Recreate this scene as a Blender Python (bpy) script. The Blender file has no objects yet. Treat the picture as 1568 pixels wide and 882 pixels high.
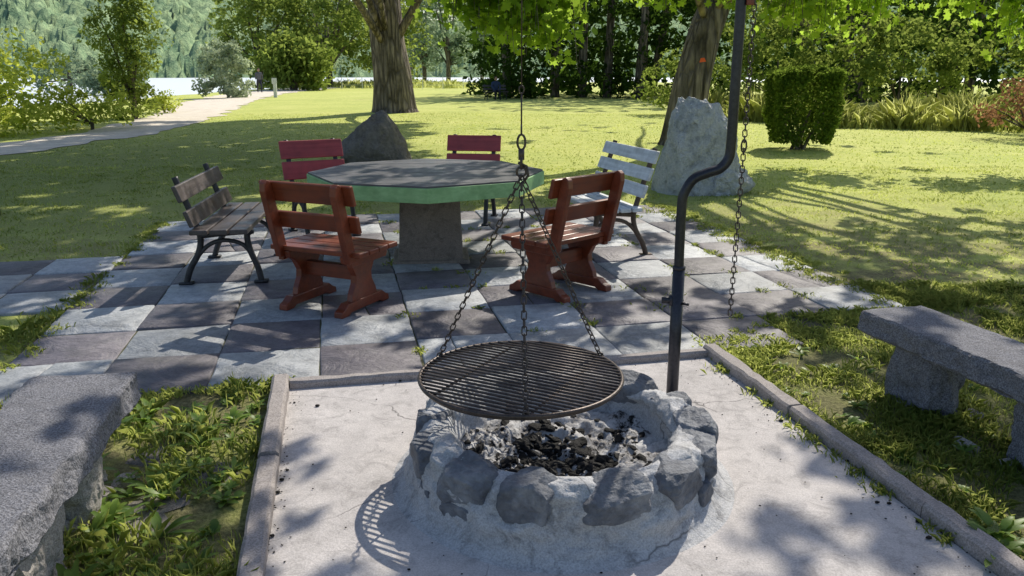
import bpy, bmesh, math, random
import numpy as np
from mathutils import Vector, Matrix, noise as mn
random.seed(7); rng=np.random.default_rng(7)
scene=bpy.context.scene
PI=math.pi
SAZ=math.radians(28); SEL=math.radians(44)
S=Vector((math.cos(SEL)*math.sin(SAZ),math.cos(SEL)*math.cos(SAZ),math.sin(SEL)))
KX=S.x/S.z; KY=S.y/S.z
PHI=math.radians(12.3); E1=(math.cos(PHI),math.sin(PHI)); E2=(-math.sin(PHI),math.cos(PHI))
def W(a,b): return (a*E1[0]+b*E2[0], a*E1[1]+b*E2[1])
def AB(x,y): return (x*E1[0]+y*E1[1], x*E2[0]+y*E2[1])
def nz(x,y,z=0.0): return mn.noise(Vector((x,y,z)))

# ---------------------------------------------------------------- materials
def newmat(name):
    m=bpy.data.materials.new(name); m.use_nodes=True
    nt=m.node_tree; nt.nodes.clear()
    return m,nt
def N(nt,t,**k):
    n=nt.nodes.new(t)
    for a,b in k.items(): setattr(n,a,b)
    return n
def ramp(nt,fac,stops):
    r=N(nt,'ShaderNodeValToRGB'); e=r.color_ramp.elements
    while len(e)<len(stops): e.new(0.5)
    for i,(p,c) in enumerate(stops):
        e[i].position=p; e[i].color=(c[0],c[1],c[2],1)
    nt.links.new(fac,r.inputs[0]); return r.outputs[0]
def noise(nt,vec,scale,detail=5,rough=.6,dist=0):
    n=N(nt,'ShaderNodeTexNoise'); n.inputs['Scale'].default_value=scale
    n.inputs['Detail'].default_value=detail; n.inputs['Roughness'].default_value=rough
    n.inputs['Distortion'].default_value=dist
    nt.links.new(vec,n.inputs['Vector']); return n.outputs[0]
def mixc(nt,fac,a,b,mode='MIX'):
    m=N(nt,'ShaderNodeMix',data_type='RGBA',blend_type=mode)
    for sock,v in ((m.inputs[0],fac),(m.inputs[6],a),(m.inputs[7],b)):
        if hasattr(v,'links'): nt.links.new(v,sock)
        elif isinstance(v,(int,float)): sock.default_value=v
        else: sock.default_value=(v[0],v[1],v[2],1)
    return m.outputs[2]
def coords(nt,scale=None,world=False):
    if world:
        o=N(nt,'ShaderNodeNewGeometry').outputs['Position']
    else: o=N(nt,'ShaderNodeTexCoord').outputs['Object']
    if scale:
        mp=N(nt,'ShaderNodeMapping'); mp.inputs['Scale'].default_value=scale
        nt.links.new(o,mp.inputs[0]); o=mp.outputs[0]
    return o
def bump(nt,h,strength,dist=.01,prev=None):
    b=N(nt,'ShaderNodeBump'); b.inputs['Strength'].default_value=strength; b.inputs['Distance'].default_value=dist
    nt.links.new(h,b.inputs['Height'])
    if prev: nt.links.new(prev,b.inputs['Normal'])
    return b.outputs[0]
def finish(nt,col,rough=.8,nrm=None,spec=.4,metal=0):
    p=N(nt,'ShaderNodeBsdfPrincipled'); o=N(nt,'ShaderNodeOutputMaterial')
    if hasattr(col,'links'): nt.links.new(col,p.inputs['Base Color'])
    else: p.inputs['Base Color'].default_value=(col[0],col[1],col[2],1)
    if hasattr(rough,'links'): nt.links.new(rough,p.inputs['Roughness'])
    else: p.inputs['Roughness'].default_value=rough
    p.inputs['Specular IOR Level'].default_value=spec; p.inputs['Metallic'].default_value=metal
    if nrm: nt.links.new(nrm,p.inputs['Normal'])
    nt.links.new(p.outputs[0],o.inputs[0]); return p
def simple(name,c1,c2,scale,rough=.8,bs=.4,bd=.01,stretch=None,spec=.4,metal=0,c3=None,world=False,fine=.35):
    m,nt=newmat(name); v=coords(nt,stretch,world)
    n1=noise(nt,v,scale,8,.65)
    st=[(.3,c1),(.7,c2)] if c3 is None else [(.28,c1),(.5,c2),(.68,c3)]
    c=ramp(nt,n1,st); n2=noise(nt,v,scale*6,6,.7)
    c=mixc(nt,fine,c,ramp(nt,n2,[(.35,[x*.45 for x in c1]),(.65,[min(1,x*1.3) for x in c2])]))
    nb=bump(nt,n2,bs,bd); nb=bump(nt,n1,bs,bd*3,nb)
    finish(nt,c,rough,nb,spec,metal); return m
def leafmat(name,dark,light,trans,tf=.45,gloss=False):
    m,nt=newmat(name)
    a=N(nt,'ShaderNodeAttribute',attribute_name='rnd')
    c=ramp(nt,a.outputs['Fac'],[(0,dark),(1,light)])
    ct=ramp(nt,a.outputs['Fac'],[(0,[x*.55 for x in trans]),(1,trans)])
    if gloss:
        d=N(nt,'ShaderNodeBsdfPrincipled'); d.inputs['Roughness'].default_value=.45; d.inputs['Specular IOR Level'].default_value=.35
        nt.links.new(c,d.inputs['Base Color'])
    else:
        d=N(nt,'ShaderNodeBsdfDiffuse'); nt.links.new(c,d.inputs[0])
    t=N(nt,'ShaderNodeBsdfTranslucent'); mx=N(nt,'ShaderNodeMixShader'); mx.inputs[0].default_value=tf
    nt.links.new(ct,t.inputs[0])
    nt.links.new(d.outputs[0],mx.inputs[1]); nt.links.new(t.outputs[0],mx.inputs[2])
    o=N(nt,'ShaderNodeOutputMaterial'); nt.links.new(mx.outputs[0],o.inputs[0]); return m
def N_color(nt,vec,scale):
    n=N(nt,'ShaderNodeTexNoise'); n.inputs['Scale'].default_value=scale; n.inputs['Detail'].default_value=4
    nt.links.new(vec,n.inputs['Vector']); return n.outputs[1]
def N_div(nt,v,d):
    k=N(nt,'ShaderNodeMath',operation='DIVIDE'); nt.links.new(v,k.inputs[0]); k.inputs[1].default_value=d; return k.outputs[0]
def m_ground():
    m,nt=newmat('lawn_soil'); v=coords(nt,world=True)
    n1=noise(nt,v,.35,5,.6); n2=noise(nt,v,3,6,.7); n3=noise(nt,v,45,4,.8)
    c=ramp(nt,n1,[(.3,(.33,.43,.08)),(.5,(.54,.59,.14)),(.7,(.72,.71,.25))])
    c=mixc(nt,.45,c,ramp(nt,n2,[(.35,(.2,.29,.06)),(.52,(.52,.56,.14)),(.75,(.76,.68,.36))]))
    c=mixc(nt,.38,c,ramp(nt,n3,[(.35,(.16,.21,.05)),(.65,(.76,.78,.27))]))
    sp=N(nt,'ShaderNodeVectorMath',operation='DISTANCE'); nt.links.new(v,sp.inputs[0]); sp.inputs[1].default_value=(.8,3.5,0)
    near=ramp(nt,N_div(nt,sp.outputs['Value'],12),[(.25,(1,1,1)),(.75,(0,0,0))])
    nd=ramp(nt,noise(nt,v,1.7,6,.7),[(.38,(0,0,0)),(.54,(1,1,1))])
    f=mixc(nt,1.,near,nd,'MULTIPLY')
    # left tree's shade painted into the turf as darker green
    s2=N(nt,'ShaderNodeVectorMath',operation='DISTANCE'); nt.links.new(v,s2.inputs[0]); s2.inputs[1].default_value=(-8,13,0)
    lawn_shade=ramp(nt,mixc(nt,.25,N_div(nt,s2.outputs['Value'],14),noise(nt,v,.5,5,.6)),[(.3,(.7,.7,.7)),(.62,(0,0,0))])
    c=mixc(nt,lawn_shade,c,ramp(nt,n3,[(.35,(.08,.11,.03)),(.65,(.33,.37,.12))]))
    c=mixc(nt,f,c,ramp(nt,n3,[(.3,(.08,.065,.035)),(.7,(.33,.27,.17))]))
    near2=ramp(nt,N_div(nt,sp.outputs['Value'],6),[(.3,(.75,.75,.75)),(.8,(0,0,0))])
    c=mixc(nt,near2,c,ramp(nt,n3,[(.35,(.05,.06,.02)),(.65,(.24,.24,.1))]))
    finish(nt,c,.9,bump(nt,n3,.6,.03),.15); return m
def m_slab(name,c1,c2,c3):
    m,nt=newmat(name); v=coords(nt,world=True)
    a=N(nt,'ShaderNodeAttribute',attribute_name='rnd')
    off=N(nt,'ShaderNodeVectorMath',operation='ADD'); nt.links.new(v,off.inputs[0])
    sc=N(nt,'ShaderNodeVectorMath',operation='SCALE'); sc.inputs[0].default_value=(37,91,13); nt.links.new(a.outputs['Fac'],sc.inputs['Scale'])
    nt.links.new(sc.outputs[0],off.inputs[1]); v2=off.outputs[0]
    n1=noise(nt,v2,2.6,7,.65,2.2); n2=noise(nt,v2,14,6,.7,.6); n3=noise(nt,v,70,4,.7); n4=noise(nt,v,1.1,6,.7)
    c=ramp(nt,n1,[(.3,c1),(.48,c2),(.66,c3)])
    c=mixc(nt,.4,c,ramp(nt,n2,[(.32,[x*.5 for x in c1]),(.66,[x*1.35 for x in c3])]))
    c=mixc(nt,.3,c,ramp(nt,n3,[(.3,[x*.5 for x in c1]),(.7,[x*1.3 for x in c3])]))
    br=N(nt,'ShaderNodeHueSaturation'); ml=N(nt,'ShaderNodeMapRange'); ml.inputs[3].default_value=.72; ml.inputs[4].default_value=1.22
    nt.links.new(a.outputs['Fac'],ml.inputs[0]); nt.links.new(ml.outputs[0],br.inputs['Value']); nt.links.new(c,br.inputs['Color'])
    nb=bump(nt,n1,.9,.03); nb=bump(nt,n2,.7,.01,nb)
    dust=ramp(nt,n4,[(.52,(0,0,0)),(.74,(.35,.35,.35))]); col=mixc(nt,dust,br.outputs[0],(.36,.355,.35))
    gr=ramp(nt,noise(nt,v,2.3,7,.75),[(.32,(.5,.5,.5)),(.5,(0,0,0))]); col=mixc(nt,gr,col,(.055,.055,.05))
    finish(nt,col,.55,nb,.5); return m
def m_concrete(name,base,crack=0.,dirt=(.1,.09,.08),speck=.3,bs=.4,cs=1.1,nb3=.003,var=1.,stain=0.):
    m,nt=newmat(name); v=coords(nt,world=True)
    n1=noise(nt,v,1.6,8,.65,.4); n2=noise(nt,v,22,6,.75); n3=noise(nt,v,150,3,.7); n4=noise(nt,v,5,7,.7,.5)
    c=ramp(nt,n1,[(.28,[x*(1-.34*var) for x in base]),(.5,base),(.72,[min(.85,x*(1+.2*var)) for x in base])])
    c=mixc(nt,.4,c,ramp(nt,n4,[(.3,[x*(1-.5*var) for x in base]),(.62,[min(.85,x*1.18) for x in base])]))
    c=mixc(nt,.25,c,ramp(nt,n2,[(.3,[x*.5 for x in base]),(.7,[min(.85,x*1.2) for x in base])]))
    c=mixc(nt,speck,c,ramp(nt,n3,[(.38,dirt),(.6,[min(.85,x*1.4) for x in base])]))
    if stain:
        s=ramp(nt,noise(nt,v,9,7,.75,1.),[(.36,(stain,)*3),(.5,(0,0,0))]); c=mixc(nt,s,c,[x*.25 for x in base])
    nb=bump(nt,n4,bs,.015); nb=bump(nt,n2,bs,.006,nb); nb=bump(nt,n3,bs,nb3,nb)
    if crack:
        w=N(nt,'ShaderNodeTexVoronoi',feature='DISTANCE_TO_EDGE'); w.inputs['Scale'].default_value=cs
        nt.links.new(mixc(nt,.12,v,N_color(nt,v,5)),w.inputs['Vector'])
        r=ramp(nt,w.outputs[0],[(0,(0,0,0)),(crack,(1,1,1))])
        gate=ramp(nt,noise(nt,v,1.3,2,.5),[(.45,(0,0,0)),(.55,(1,1,1))])
        r=mixc(nt,1.,r,gate,'ADD')
        c=mixc(nt,r,[x*.3 for x in base],c)
    finish(nt,c,.85,nb,.3); return m
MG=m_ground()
M_slabA=m_slab('slate_grey',(.16,.18,.21),(.3,.32,.35),(.48,.495,.51))
M_slabB=m_slab('slate_purple',(.06,.056,.07),(.115,.105,.125),(.19,.172,.192))
M_conc=m_concrete('pad_concrete',(.52,.49,.48),.004,(.2,.185,.175),.25,var=1.3,stain=.35)
M_kerb=m_concrete('kerb_concrete',(.36,.325,.31),0,(.08,.07,.06),.4,stain=.3)
M_mortar=m_concrete('pit_mortar',(.5,.5,.51),.014,(.14,.14,.14),.3,1.,3.0,stain=.6)
M_col=m_concrete('column_concrete',(.26,.215,.18),0,(.06,.05,.04),var=1.2,stain=.5)
M_stonebench=m_concrete('bench_stone',(.25,.25,.275),0,(.02,.02,.025),.6,1.,nb3=.008,stain=.4)
M_rubble=m_concrete('rubble_mortar',(.4,.37,.34),0,(.08,.07,.06),.4,1.)
M_flag=m_concrete('sunken_stone',(.2,.185,.17),0,(.06,.05,.04),.4,1.,stain=.6)
M_pitstone=simple('pit_stone',(.06,.065,.078),(.17,.18,.205),7,.6,.8,.012,c3=(.38,.39,.41),fine=.3)
M_darkrock=simple('dark_boulder',(.09,.08,.076),(.24,.215,.205),3,.8,.8,.04)
M_marble=simple('white_marble',(.2,.22,.22),(.78,.8,.8),5,.7,1.,.05,c3=(.9,.9,.9),fine=.25)
def m_ash():
    m,nt=newmat('ash'); v=coords(nt); n1=noise(nt,v,10,8,.7); n2=noise(nt,v,45,6,.75); n3=noise(nt,v,5,3,.6)
    c=ramp(nt,n1,[(.3,(.18,.17,.165)),(.5,(.5,.49,.49)),(.7,(.78,.78,.78))])
    k=ramp(nt,n2,[(.44,(0,0,0)),(.54,(1,1,1))]); k2=ramp(nt,n3,[(.44,(0,0,0)),(.6,(1,1,1))])
    c=mixc(nt,mixc(nt,1.,k,k2,'ADD'),(.02,.019,.018),c)
    finish(nt,c,.95,bump(nt,n1,.8,.03,bump(nt,n2,.8,.01)),.2); return m
M_ash=m_ash()
M_coal=simple('charcoal',(.004,.004,.004),(.016,.015,.015),40,.75,.8,.006,spec=.3)
def m_wood(name,c1,c2,rough,spec=.5,ax=1,bs=.3,coat=0):
    m,nt=newmat(name); s=[22,22,22]; s[ax]=1.4
    v=coords(nt,tuple(s)); n1=noise(nt,v,1.3,6,.6,.5); n2=noise(nt,coords(nt),9,5,.6)
    c=ramp(nt,n1,[(.3,c1),(.7,c2)])
    c=mixc(nt,.4,c,ramp(nt,n2,[(.3,[x*.6 for x in c1]),(.7,[x*1.15 for x in c2])]))
    r=ramp(nt,n2,[(.3,(rough*.8,)*3),(.7,(min(1,rough*1.5),)*3)])
    p=finish(nt,c,r,bump(nt,n1,bs,.004),spec)
    if coat: p.inputs['Coat Weight'].default_value=coat; p.inputs['Coat Roughness'].default_value=.2
    return m
M_red=m_wood('red_stained_wood',(.1,.017,.005),(.23,.045,.014),.42,.45,1,.3,.25)
M_pink=m_wood('faded_red_paint',(.24,.035,.04),(.42,.075,.08),.5,.4)
M_greyw=m_wood('dark_weathered_wood',(.04,.033,.032),(.11,.09,.086),.4,.5,1,.5)
M_white=m_wood('white_peeling_paint',(.42,.44,.45),(.82,.84,.86),.5,.4,1,.5)
M_iron=simple('cast_iron',(.035,.035,.038),(.075,.075,.08),14,.5,.3,.003,metal=.6)
M_brown=simple('brown_cast_iron',(.06,.042,.03),(.14,.1,.075),14,.55,.3,.003,metal=.3)
M_rust=simple('dark_rusty_steel',(.032,.028,.028),(.11,.085,.075),18,.42,.4,.002,metal=.5)
M_post=simple('post_steel',(.025,.026,.034),(.05,.05,.062),12,.35,.2,.002,metal=.5)
M_ttop=m_wood('tabletop_wood',(.06,.06,.067),(.15,.147,.155),.38,.5,0,.6)
M_green=m_wood('green_painted_rim',(.19,.4,.15),(.36,.6,.28),.5,.4,0,.3)
def m_bark():
    m,nt=newmat('bark'); v=coords(nt,(1,1,.16)); n1=noise(nt,v,9,8,.65,.6); n2=noise(nt,coords(nt),1.5,5,.6)
    w=N(nt,'ShaderNodeTexVoronoi',feature='DISTANCE_TO_EDGE'); w.inputs['Scale'].default_value=7
    nt.links.new(mixc(nt,.2,v,N_color(nt,v,4)),w.inputs['Vector'])
    f=ramp(nt,w.outputs[0],[(0,(0,0,0)),(.25,(1,1,1))])
    c=ramp(nt,n1,[(.3,(.11,.09,.072)),(.7,(.36,.3,.25))]); c=mixc(nt,f,(.045,.036,.03),c)
    c=mixc(nt,.3,c,ramp(nt,n2,[(.4,(.08,.075,.055)),(.6,(.33,.29,.25))]))
    nb=bump(nt,f,1,.06); nb=bump(nt,n1,.8,.03,nb); finish(nt,c,.9,nb,.2); return m
M_bark=m_bark()
M_path=simple('gravel_path_dirt',(.58,.5,.4),(.8,.73,.62),2,.95,.4,.02,world=True,fine=.2)
M_dirt=simple('joint_dirt',(.05,.05,.025),(.12,.12,.06),12,.95,.6,.01,world=True)
M_sky_leaf=leafmat('canopy_leaf',(.03,.06,.01),(.07,.13,.02),(.15,.26,.035),.25)
M_bright=leafmat('bright_leaf',(.06,.11,.015),(.16,.24,.03),(.58,.84,.1),.6)
M_lime=leafmat('lime_leaf',(.17,.25,.035),(.4,.48,.07),(.85,.92,.16),.5)
M_forest=leafmat('forest_leaf',(.010,.024,.006),(.05,.09,.018),(.11,.21,.03),.3)
M_mid=leafmat('mid_leaf',(.05,.09,.02),(.19,.26,.055),(.48,.6,.12),.42)
M_silver=leafmat('silver_leaf',(.24,.3,.2),(.5,.57,.4),(.65,.75,.48),.35)
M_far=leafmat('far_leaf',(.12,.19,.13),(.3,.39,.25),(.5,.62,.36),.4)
M_redleaf=leafmat('rust_leaf',(.16,.07,.04),(.36,.19,.11),(.5,.27,.14),.35)
M_hedge=leafmat('hedge_leaf',(.028,.06,.01),(.12,.19,.03),(.35,.5,.07),.35)
M_blade=leafmat('grass_blade',(.13,.23,.04),(.6,.66,.18),(.86,.93,.26),.5)
M_weed=leafmat('weed_leaf',(.08,.15,.03),(.2,.3,.06),(.5,.7,.12),.42,True)
M_tall=leafmat('tall_grass_blade',(.34,.42,.09),(.72,.73,.26),(.92,.96,.34),.45)

# ---------------------------------------------------------------- mesh helpers
def link(o,parent=None):
    scene.collection.objects.link(o)
    if parent: o.parent=parent
    return o
def empty(name,loc=(0,0,0),rz=0):
    e=bpy.data.objects.new(name,None); e.location=loc; e.rotation_euler=(0,0,rz); e.empty_display_size=.1
    return link(e)
class MB:
    def __init__(s): s.v=[];s.f=[];s.m=[]
    def add(s,vs,fs,mi=0,M=None):
        o=len(s.v)
        for p in vs:
            p=Vector(p); s.v.append(tuple(M@p) if M else tuple(p))
        for f in fs: s.f.append(tuple(i+o for i in f)); s.m.append(mi)
    def box(s,x0,x1,y0,y1,z0,z1,mi=0,M=None):
        s.add([(x0,y0,z0),(x1,y0,z0),(x1,y1,z0),(x0,y1,z0),(x0,y0,z1),(x1,y0,z1),(x1,y1,z1),(x0,y1,z1)],
              [(0,3,2,1),(4,5,6,7),(0,1,5,4),(1,2,6,5),(2,3,7,6),(3,0,4,7)],mi,M)
    def prism_y(s,prof,y0,y1,mi=0,M=None):
        n=len(prof); vs=[(x,y0,z) for x,z in prof]+[(x,y1,z) for x,z in prof]
        fs=[tuple(range(n)),tuple(range(2*n-1,n-1,-1))]+[((i+1)%n,i,i+n,(i+1)%n+n) for i in range(n)]
        s.add(vs,fs,mi,M)
    def tube(s,pts,rad,seg=8,mi=0,M=None,closed=False,cap=True):
        pts=[Vector(p) for p in pts]; n=len(pts)
        if not hasattr(rad,'__len__'): rad=[rad]*n
        t0=(pts[1]-pts[0]).normalized(); up=Vector((0,0,1)) if abs(t0.z)<.9 else Vector((1,0,0))
        u=t0.cross(up).normalized(); vs=[]
        for i,p in enumerate(pts):
            if closed: t=(pts[(i+1)%n]-pts[i-1]).normalized()
            else: t=(pts[min(i+1,n-1)]-pts[max(i-1,0)]).normalized()
            u=(u-t*u.dot(t)).normalized(); w=t.cross(u)
            for k in range(seg):
                a=2*PI*k/seg; vs.append(p+(u*math.cos(a)+w*math.sin(a))*rad[i])
        fs=[]
        for i in range(n if closed else n-1):
            j=(i+1)%n
            for k in range(seg):
                l=(k+1)%seg; fs.append((i*seg+k,i*seg+l,j*seg+l,j*seg+k))
        if cap and not closed:
            fs.append(tuple(range(seg-1,-1,-1))); fs.append(tuple((n-1)*seg+k for k in range(seg)))
        s.add(vs,fs,mi,M)
    def obj(s,name,mats,parent=None,loc=(0,0,0),rz=0,bevel=0,smooth=False):
        me=bpy.data.meshes.new(name); me.from_pydata(s.v,[],s.f)
        for m in mats: me.materials.append(m)
        me.polygons.foreach_set('material_index',s.m)
        me.polygons.foreach_set('use_smooth',[smooth]*len(s.f)); me.update()
        o=bpy.data.objects.new(name,me); o.location=loc; o.rotation_euler=(0,0,rz); link(o,parent)
        if bevel:
            b=o.modifiers.new('bevel','BEVEL'); b.width=bevel; b.segments=2; b.limit_method='ANGLE'; b.angle_limit=math.radians(40)
        return o
def npmesh(name,V,loops,starts,mat,rnd=None,parent=None,mi=None,smooth=False):
    me=bpy.data.meshes.new(name); V=np.asarray(V,np.float32)
    me.vertices.add(len(V)); me.vertices.foreach_set('co',V.ravel())
    me.loops.add(len(loops)); me.loops.foreach_set('vertex_index',np.asarray(loops,np.int32))
    me.polygons.add(len(starts)); me.polygons.foreach_set('loop_start',np.asarray(starts,np.int32))
    mats=mat if isinstance(mat,list) else [mat]
    for m in mats: me.materials.append(m)
    if mi is not None: me.polygons.foreach_set('material_index',np.asarray(mi,np.int32))
    me.update(calc_edges=True); me.validate()
    if smooth: me.polygons.foreach_set('use_smooth',[True]*len(me.polygons))
    if rnd is not None:
        a=me.attributes.new('rnd','FLOAT','FACE'); a.data.foreach_set('value',np.asarray(rnd,np.float32))
    o=bpy.data.objects.new(name,me); link(o,parent); return o
DIA=np.array([(0,-.5,0),(.3,.05,.06),(0,.5,-.02),(-.3,.05,.06)])
MAP=np.array([(0,-.5,0),(.22,-.42,.03),(.2,-.2,.02),(.5,-.12,.05),(.3,.08,.02),(.36,.34,.04),(.13,.24,.01),(0,.52,-.03),(-.13,.24,.01),(-.36,.34,.04),(-.3,.08,.02),(-.5,-.12,.05),(-.2,-.2,.02),(-.22,-.42,.03)])
def leaves(name,P,size,mat,parent=None,shape=DIA,flat=.6,rnd=None):
    P=np.asarray(P,float); n=len(P); size=np.broadcast_to(size,(n,))
    nr=rng.normal(size=(n,3)); nr[:,2]=np.abs(nr[:,2])+flat; nr/=np.linalg.norm(nr,axis=1)[:,None]
    t=rng.normal(size=(n,3)); t-=nr*np.sum(t*nr,axis=1)[:,None]; t/=np.linalg.norm(t,axis=1)[:,None]
    b=np.cross(nr,t); k=len(shape)
    V=P[:,None,:]+size[:,None,None]*(shape[None,:,0,None]*b[:,None,:]+shape[None,:,1,None]*t[:,None,:]+shape[None,:,2,None]*nr[:,None,:])
    if rnd is None: rnd=rng.random(n)
    return npmesh(name,V.reshape(-1,3),np.arange(n*k),np.arange(n)*k,mat,rnd,parent)
def clump_points(centres,radii,per,shell=.35,sq=(1,1,.75)):
    out=[]
    for c,r in zip(centres,radii):
        d=rng.normal(size=(per,3)); d/=np.linalg.norm(d,axis=1)[:,None]
        rr=r*(shell+(1-shell)*rng.random(per)**.5)
        out.append(np.asarray(c)+d*rr[:,None]*np.array(sq))
    return np.concatenate(out)
def crown(c,R,ncl,rcl,per,low=-1.):
    cs=[]
    while len(cs)<ncl:
        d=rng.normal(size=3); d/=np.linalg.norm(d)
        if d[2]<low: continue
        r=.35+.65*rng.random()**.6
        r*=1+.35*nz(d[0]*2+c[0],d[1]*2+R[0],d[2]*2)
        cs.append(np.array(c)+d*r*np.array(R))
    rs=[rcl*(.5+1.*random.random()) for _ in cs]
    P=clump_points(cs,rs,per)
    rn=np.repeat(rng.random(ncl)*.6,per)+rng.random(ncl*per)*.4
    return P,rn,cs
def smooth_path(ctrl,k=8):
    P=[Vector(c) for c in ctrl]; out=[]
    for i in range(len(P)-1):
        p0=P[max(0,i-1)];p1=P[i];p2=P[i+1];p3=P[min(len(P)-1,i+2)]
        for j in range(k):
            t=j/k; out.append(.5*((2*p1)+(-p0+p2)*t+(2*p0-5*p1+4*p2-p3)*t*t+(-p0+3*p1-3*p2+p3)*t**3))
    out.append(P[-1]); return out
def trunk(parent,base,ctl,r0,r1,limbs=(),flare=1.35,name='trunk',seg=36,fl=.12):
    mb=MB(); P=smooth_path([base]+list(ctl),8); n=len(P)-1; L=(P[-1]-P[0]).length; rad=[]
    for i,p in enumerate(P):
        f=i/n; r=r0+(r1-r0)*f; rad.append(r*(1+(flare-1)*math.exp(-f*L/.5)))
    mb.tube(P,rad,seg)
    nt_=len(mb.v)
    for (f,e,rr) in limbs:
        s=P[int(f*n)]; e=Vector(e); q=[];rd=[]
        for i in range(9):
            g=i/8; p=s.lerp(e,g); p.z+=math.sin(g*PI)*.08*(e-s).length
            p+=Vector((nz(g*4,e.x),nz(g*4,e.y,3),nz(g*4,e.z,7)))*.35*g
            q.append(p); rd.append(rr*(1-.85*g))
        mb.tube(q,rd,8)
    o=mb.obj(name,[M_bark],parent,smooth=True)
    for i in range(nt_):
        vtx=o.data.vertices[i]; p=vtx.co; c=P[i//seg]; d=Vector((p.x-c.x,p.y-c.y,0))
        if d.length>0:
            d.normalize(); a=math.atan2(d.y,d.x); k=nz(math.cos(a)*3.5,math.sin(a)*3.5,p.z*.35)+.4*nz(math.cos(a)*9,math.sin(a)*9,p.z*1.2)
            vtx.co=p+d*k*fl*2*r0*(1+1.5*math.exp(-max(0,p.z)/.4))
    return o
def rock(name,c,size,mat,seed=0,sub=4,parent=None,planes=14,rough=.05,rz=0,mb=None,cut=(.62,.95),smooth=False,shear=(0,0),boxy=None,nf=2.3):
    r=random.Random(seed); bm=bmesh.new(); bmesh.ops.create_icosphere(bm,subdivisions=sub,radius=1)
    pl=[]
    if boxy:
        for ax in ((1,0,0),(-1,0,0),(0,1,0),(0,-1,0),(0,0,1),(0,0,-1)):
            d=(Vector(ax)+Vector((r.gauss(0,.16),r.gauss(0,.16),r.gauss(0,.1)))).normalized(); pl.append((d,r.uniform(boxy-.06,boxy+.06)))
    for _ in range(planes):
        d=Vector((r.gauss(0,1),r.gauss(0,1),r.gauss(0,1))).normalized(); pl.append((d,r.uniform(*cut)))
    for v in bm.verts:
        n=v.co.normalized(); q=1.0
        for d,k in pl:
            dd=n.dot(d)
            if dd>.05: q=min(q,k/dd)
        q*=1+rough*mn.fractal(n*nf+Vector((seed,0,0)),1,2,5)
        v.co=n*q
    ca,sa=math.cos(rz),math.sin(rz)
    vs=[]
    for v in bm.verts:
        x,y,z=v.co.x*size[0],v.co.y*size[1],v.co.z*size[2]
        x+=shear[0]*z; k=1-shear[1]*(z/size[2]); x*=k; y*=k
        vs.append((c[0]+x*ca-y*sa,c[1]+x*sa+y*ca,c[2]+z))
    fs=[tuple(w.index for w in f.verts) for f in bm.faces]; bm.free()
    if mb is not None: mb.add(vs,fs); return
    m=MB(); m.add(vs,fs); return m.obj(name,[mat],parent,smooth=smooth)

# ---------------------------------------------------------------- terrain
def bank(y): return -17-.1*y-1.5*math.sin(y*.05)
def gz(x,y):
    z=0.
    d=bank(y)-x
    if d>0: z-=2.6*min(1,d/7)**1.2
    if y>125: z-=2.6*min(1,(y-125)/15)
    return z
def gh(x,y): return gz(x,y)+(.06*nz(x*.25,y*.25)*min(1,(y-13)/10) if y>13 else 0)
xs=np.unique(np.concatenate([np.linspace(-1500,-60,20),np.linspace(-60,-22,30),np.linspace(-22,16,96),np.linspace(16,60,20),np.linspace(60,1500,20)]))
ys=np.unique(np.concatenate([np.linspace(-40,0,6),np.linspace(0,40,80),np.linspace(40,150,90),np.linspace(150,2500,20)]))
V=[(x,y,gh(x,y)) for y in ys for x in xs]
nx=len(xs); L=[]
for j in range(len(ys)-1):
    for i in range(nx-1):
        a=j*nx+i; L+= [a,a+1,a+nx+1,a+nx]
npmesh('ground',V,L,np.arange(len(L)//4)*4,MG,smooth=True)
m,nt=newmat('river_water'); v=coords(nt,(1,.3,1),True); finish(nt,(.78,.83,.86),.35,bump(nt,noise(nt,v,1.2,4,.6),.3,.1),.9)
mb=MB(); mb.add([(-1500,20,-1.5),(1500,20,-1.5),(1500,700,-1.5),(-1500,700,-1.5)],[(0,1,2,3)]); mb.obj('river_water',[m])
m,nt=newmat('hill_forest'); v=coords(nt,world=True)
n1=noise(nt,v,.012,6,.6); n2=noise(nt,v,.11,6,.75)
c=ramp(nt,n1,[(.35,(.2,.33,.2)),(.65,(.38,.5,.27))]); c=mixc(nt,.55,c,ramp(nt,n2,[(.38,(.12,.22,.14)),(.62,(.5,.62,.34))]))
finish(nt,c,1,bump(nt,n2,.8,6),0)
na,nr_=520,90; V=[]
for j in range(nr_):
    for i in range(na):
        az=math.radians(-62+124*i/(na-1)); r=430+j*7
        h=(j/(nr_-1))**.8*175*(.78+.35*math.sin(az*3-1.2)+.3*nz(az*4,.3))
        h+=8*mn.fractal(Vector((az*60,r*.09,0)),1,2,4)+6*nz(az*170,r*.3)
        V.append((r*math.sin(az),r*math.cos(az),h-3 if j else -4))
L=[]
for j in range(nr_-1):
    for i in range(na-1):
        a=j*na+i; L+=[a,a+1,a+na+1,a+na]
npmesh('hill',V,L,np.arange(len(L)//4)*4,m,smooth=True)
pp=[(-10.6,9,1.0),(-10.9,14,.95),(-10.8,18,1.0),(-10.7,22,1.0),(-11.6,28,1.2),(-13.6,36,1.5),(-16.2,46,1.8),(-18.6,60,2.0),(-19.5,78,2.2),(-17,100,2.5)]
mb=MB(); vs=[]; fs=[]
PPX=lambda y:np.interp(y,[p[1] for p in pp],[p[0] for p in pp])
sm=smooth_path(pp,24)
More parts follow.
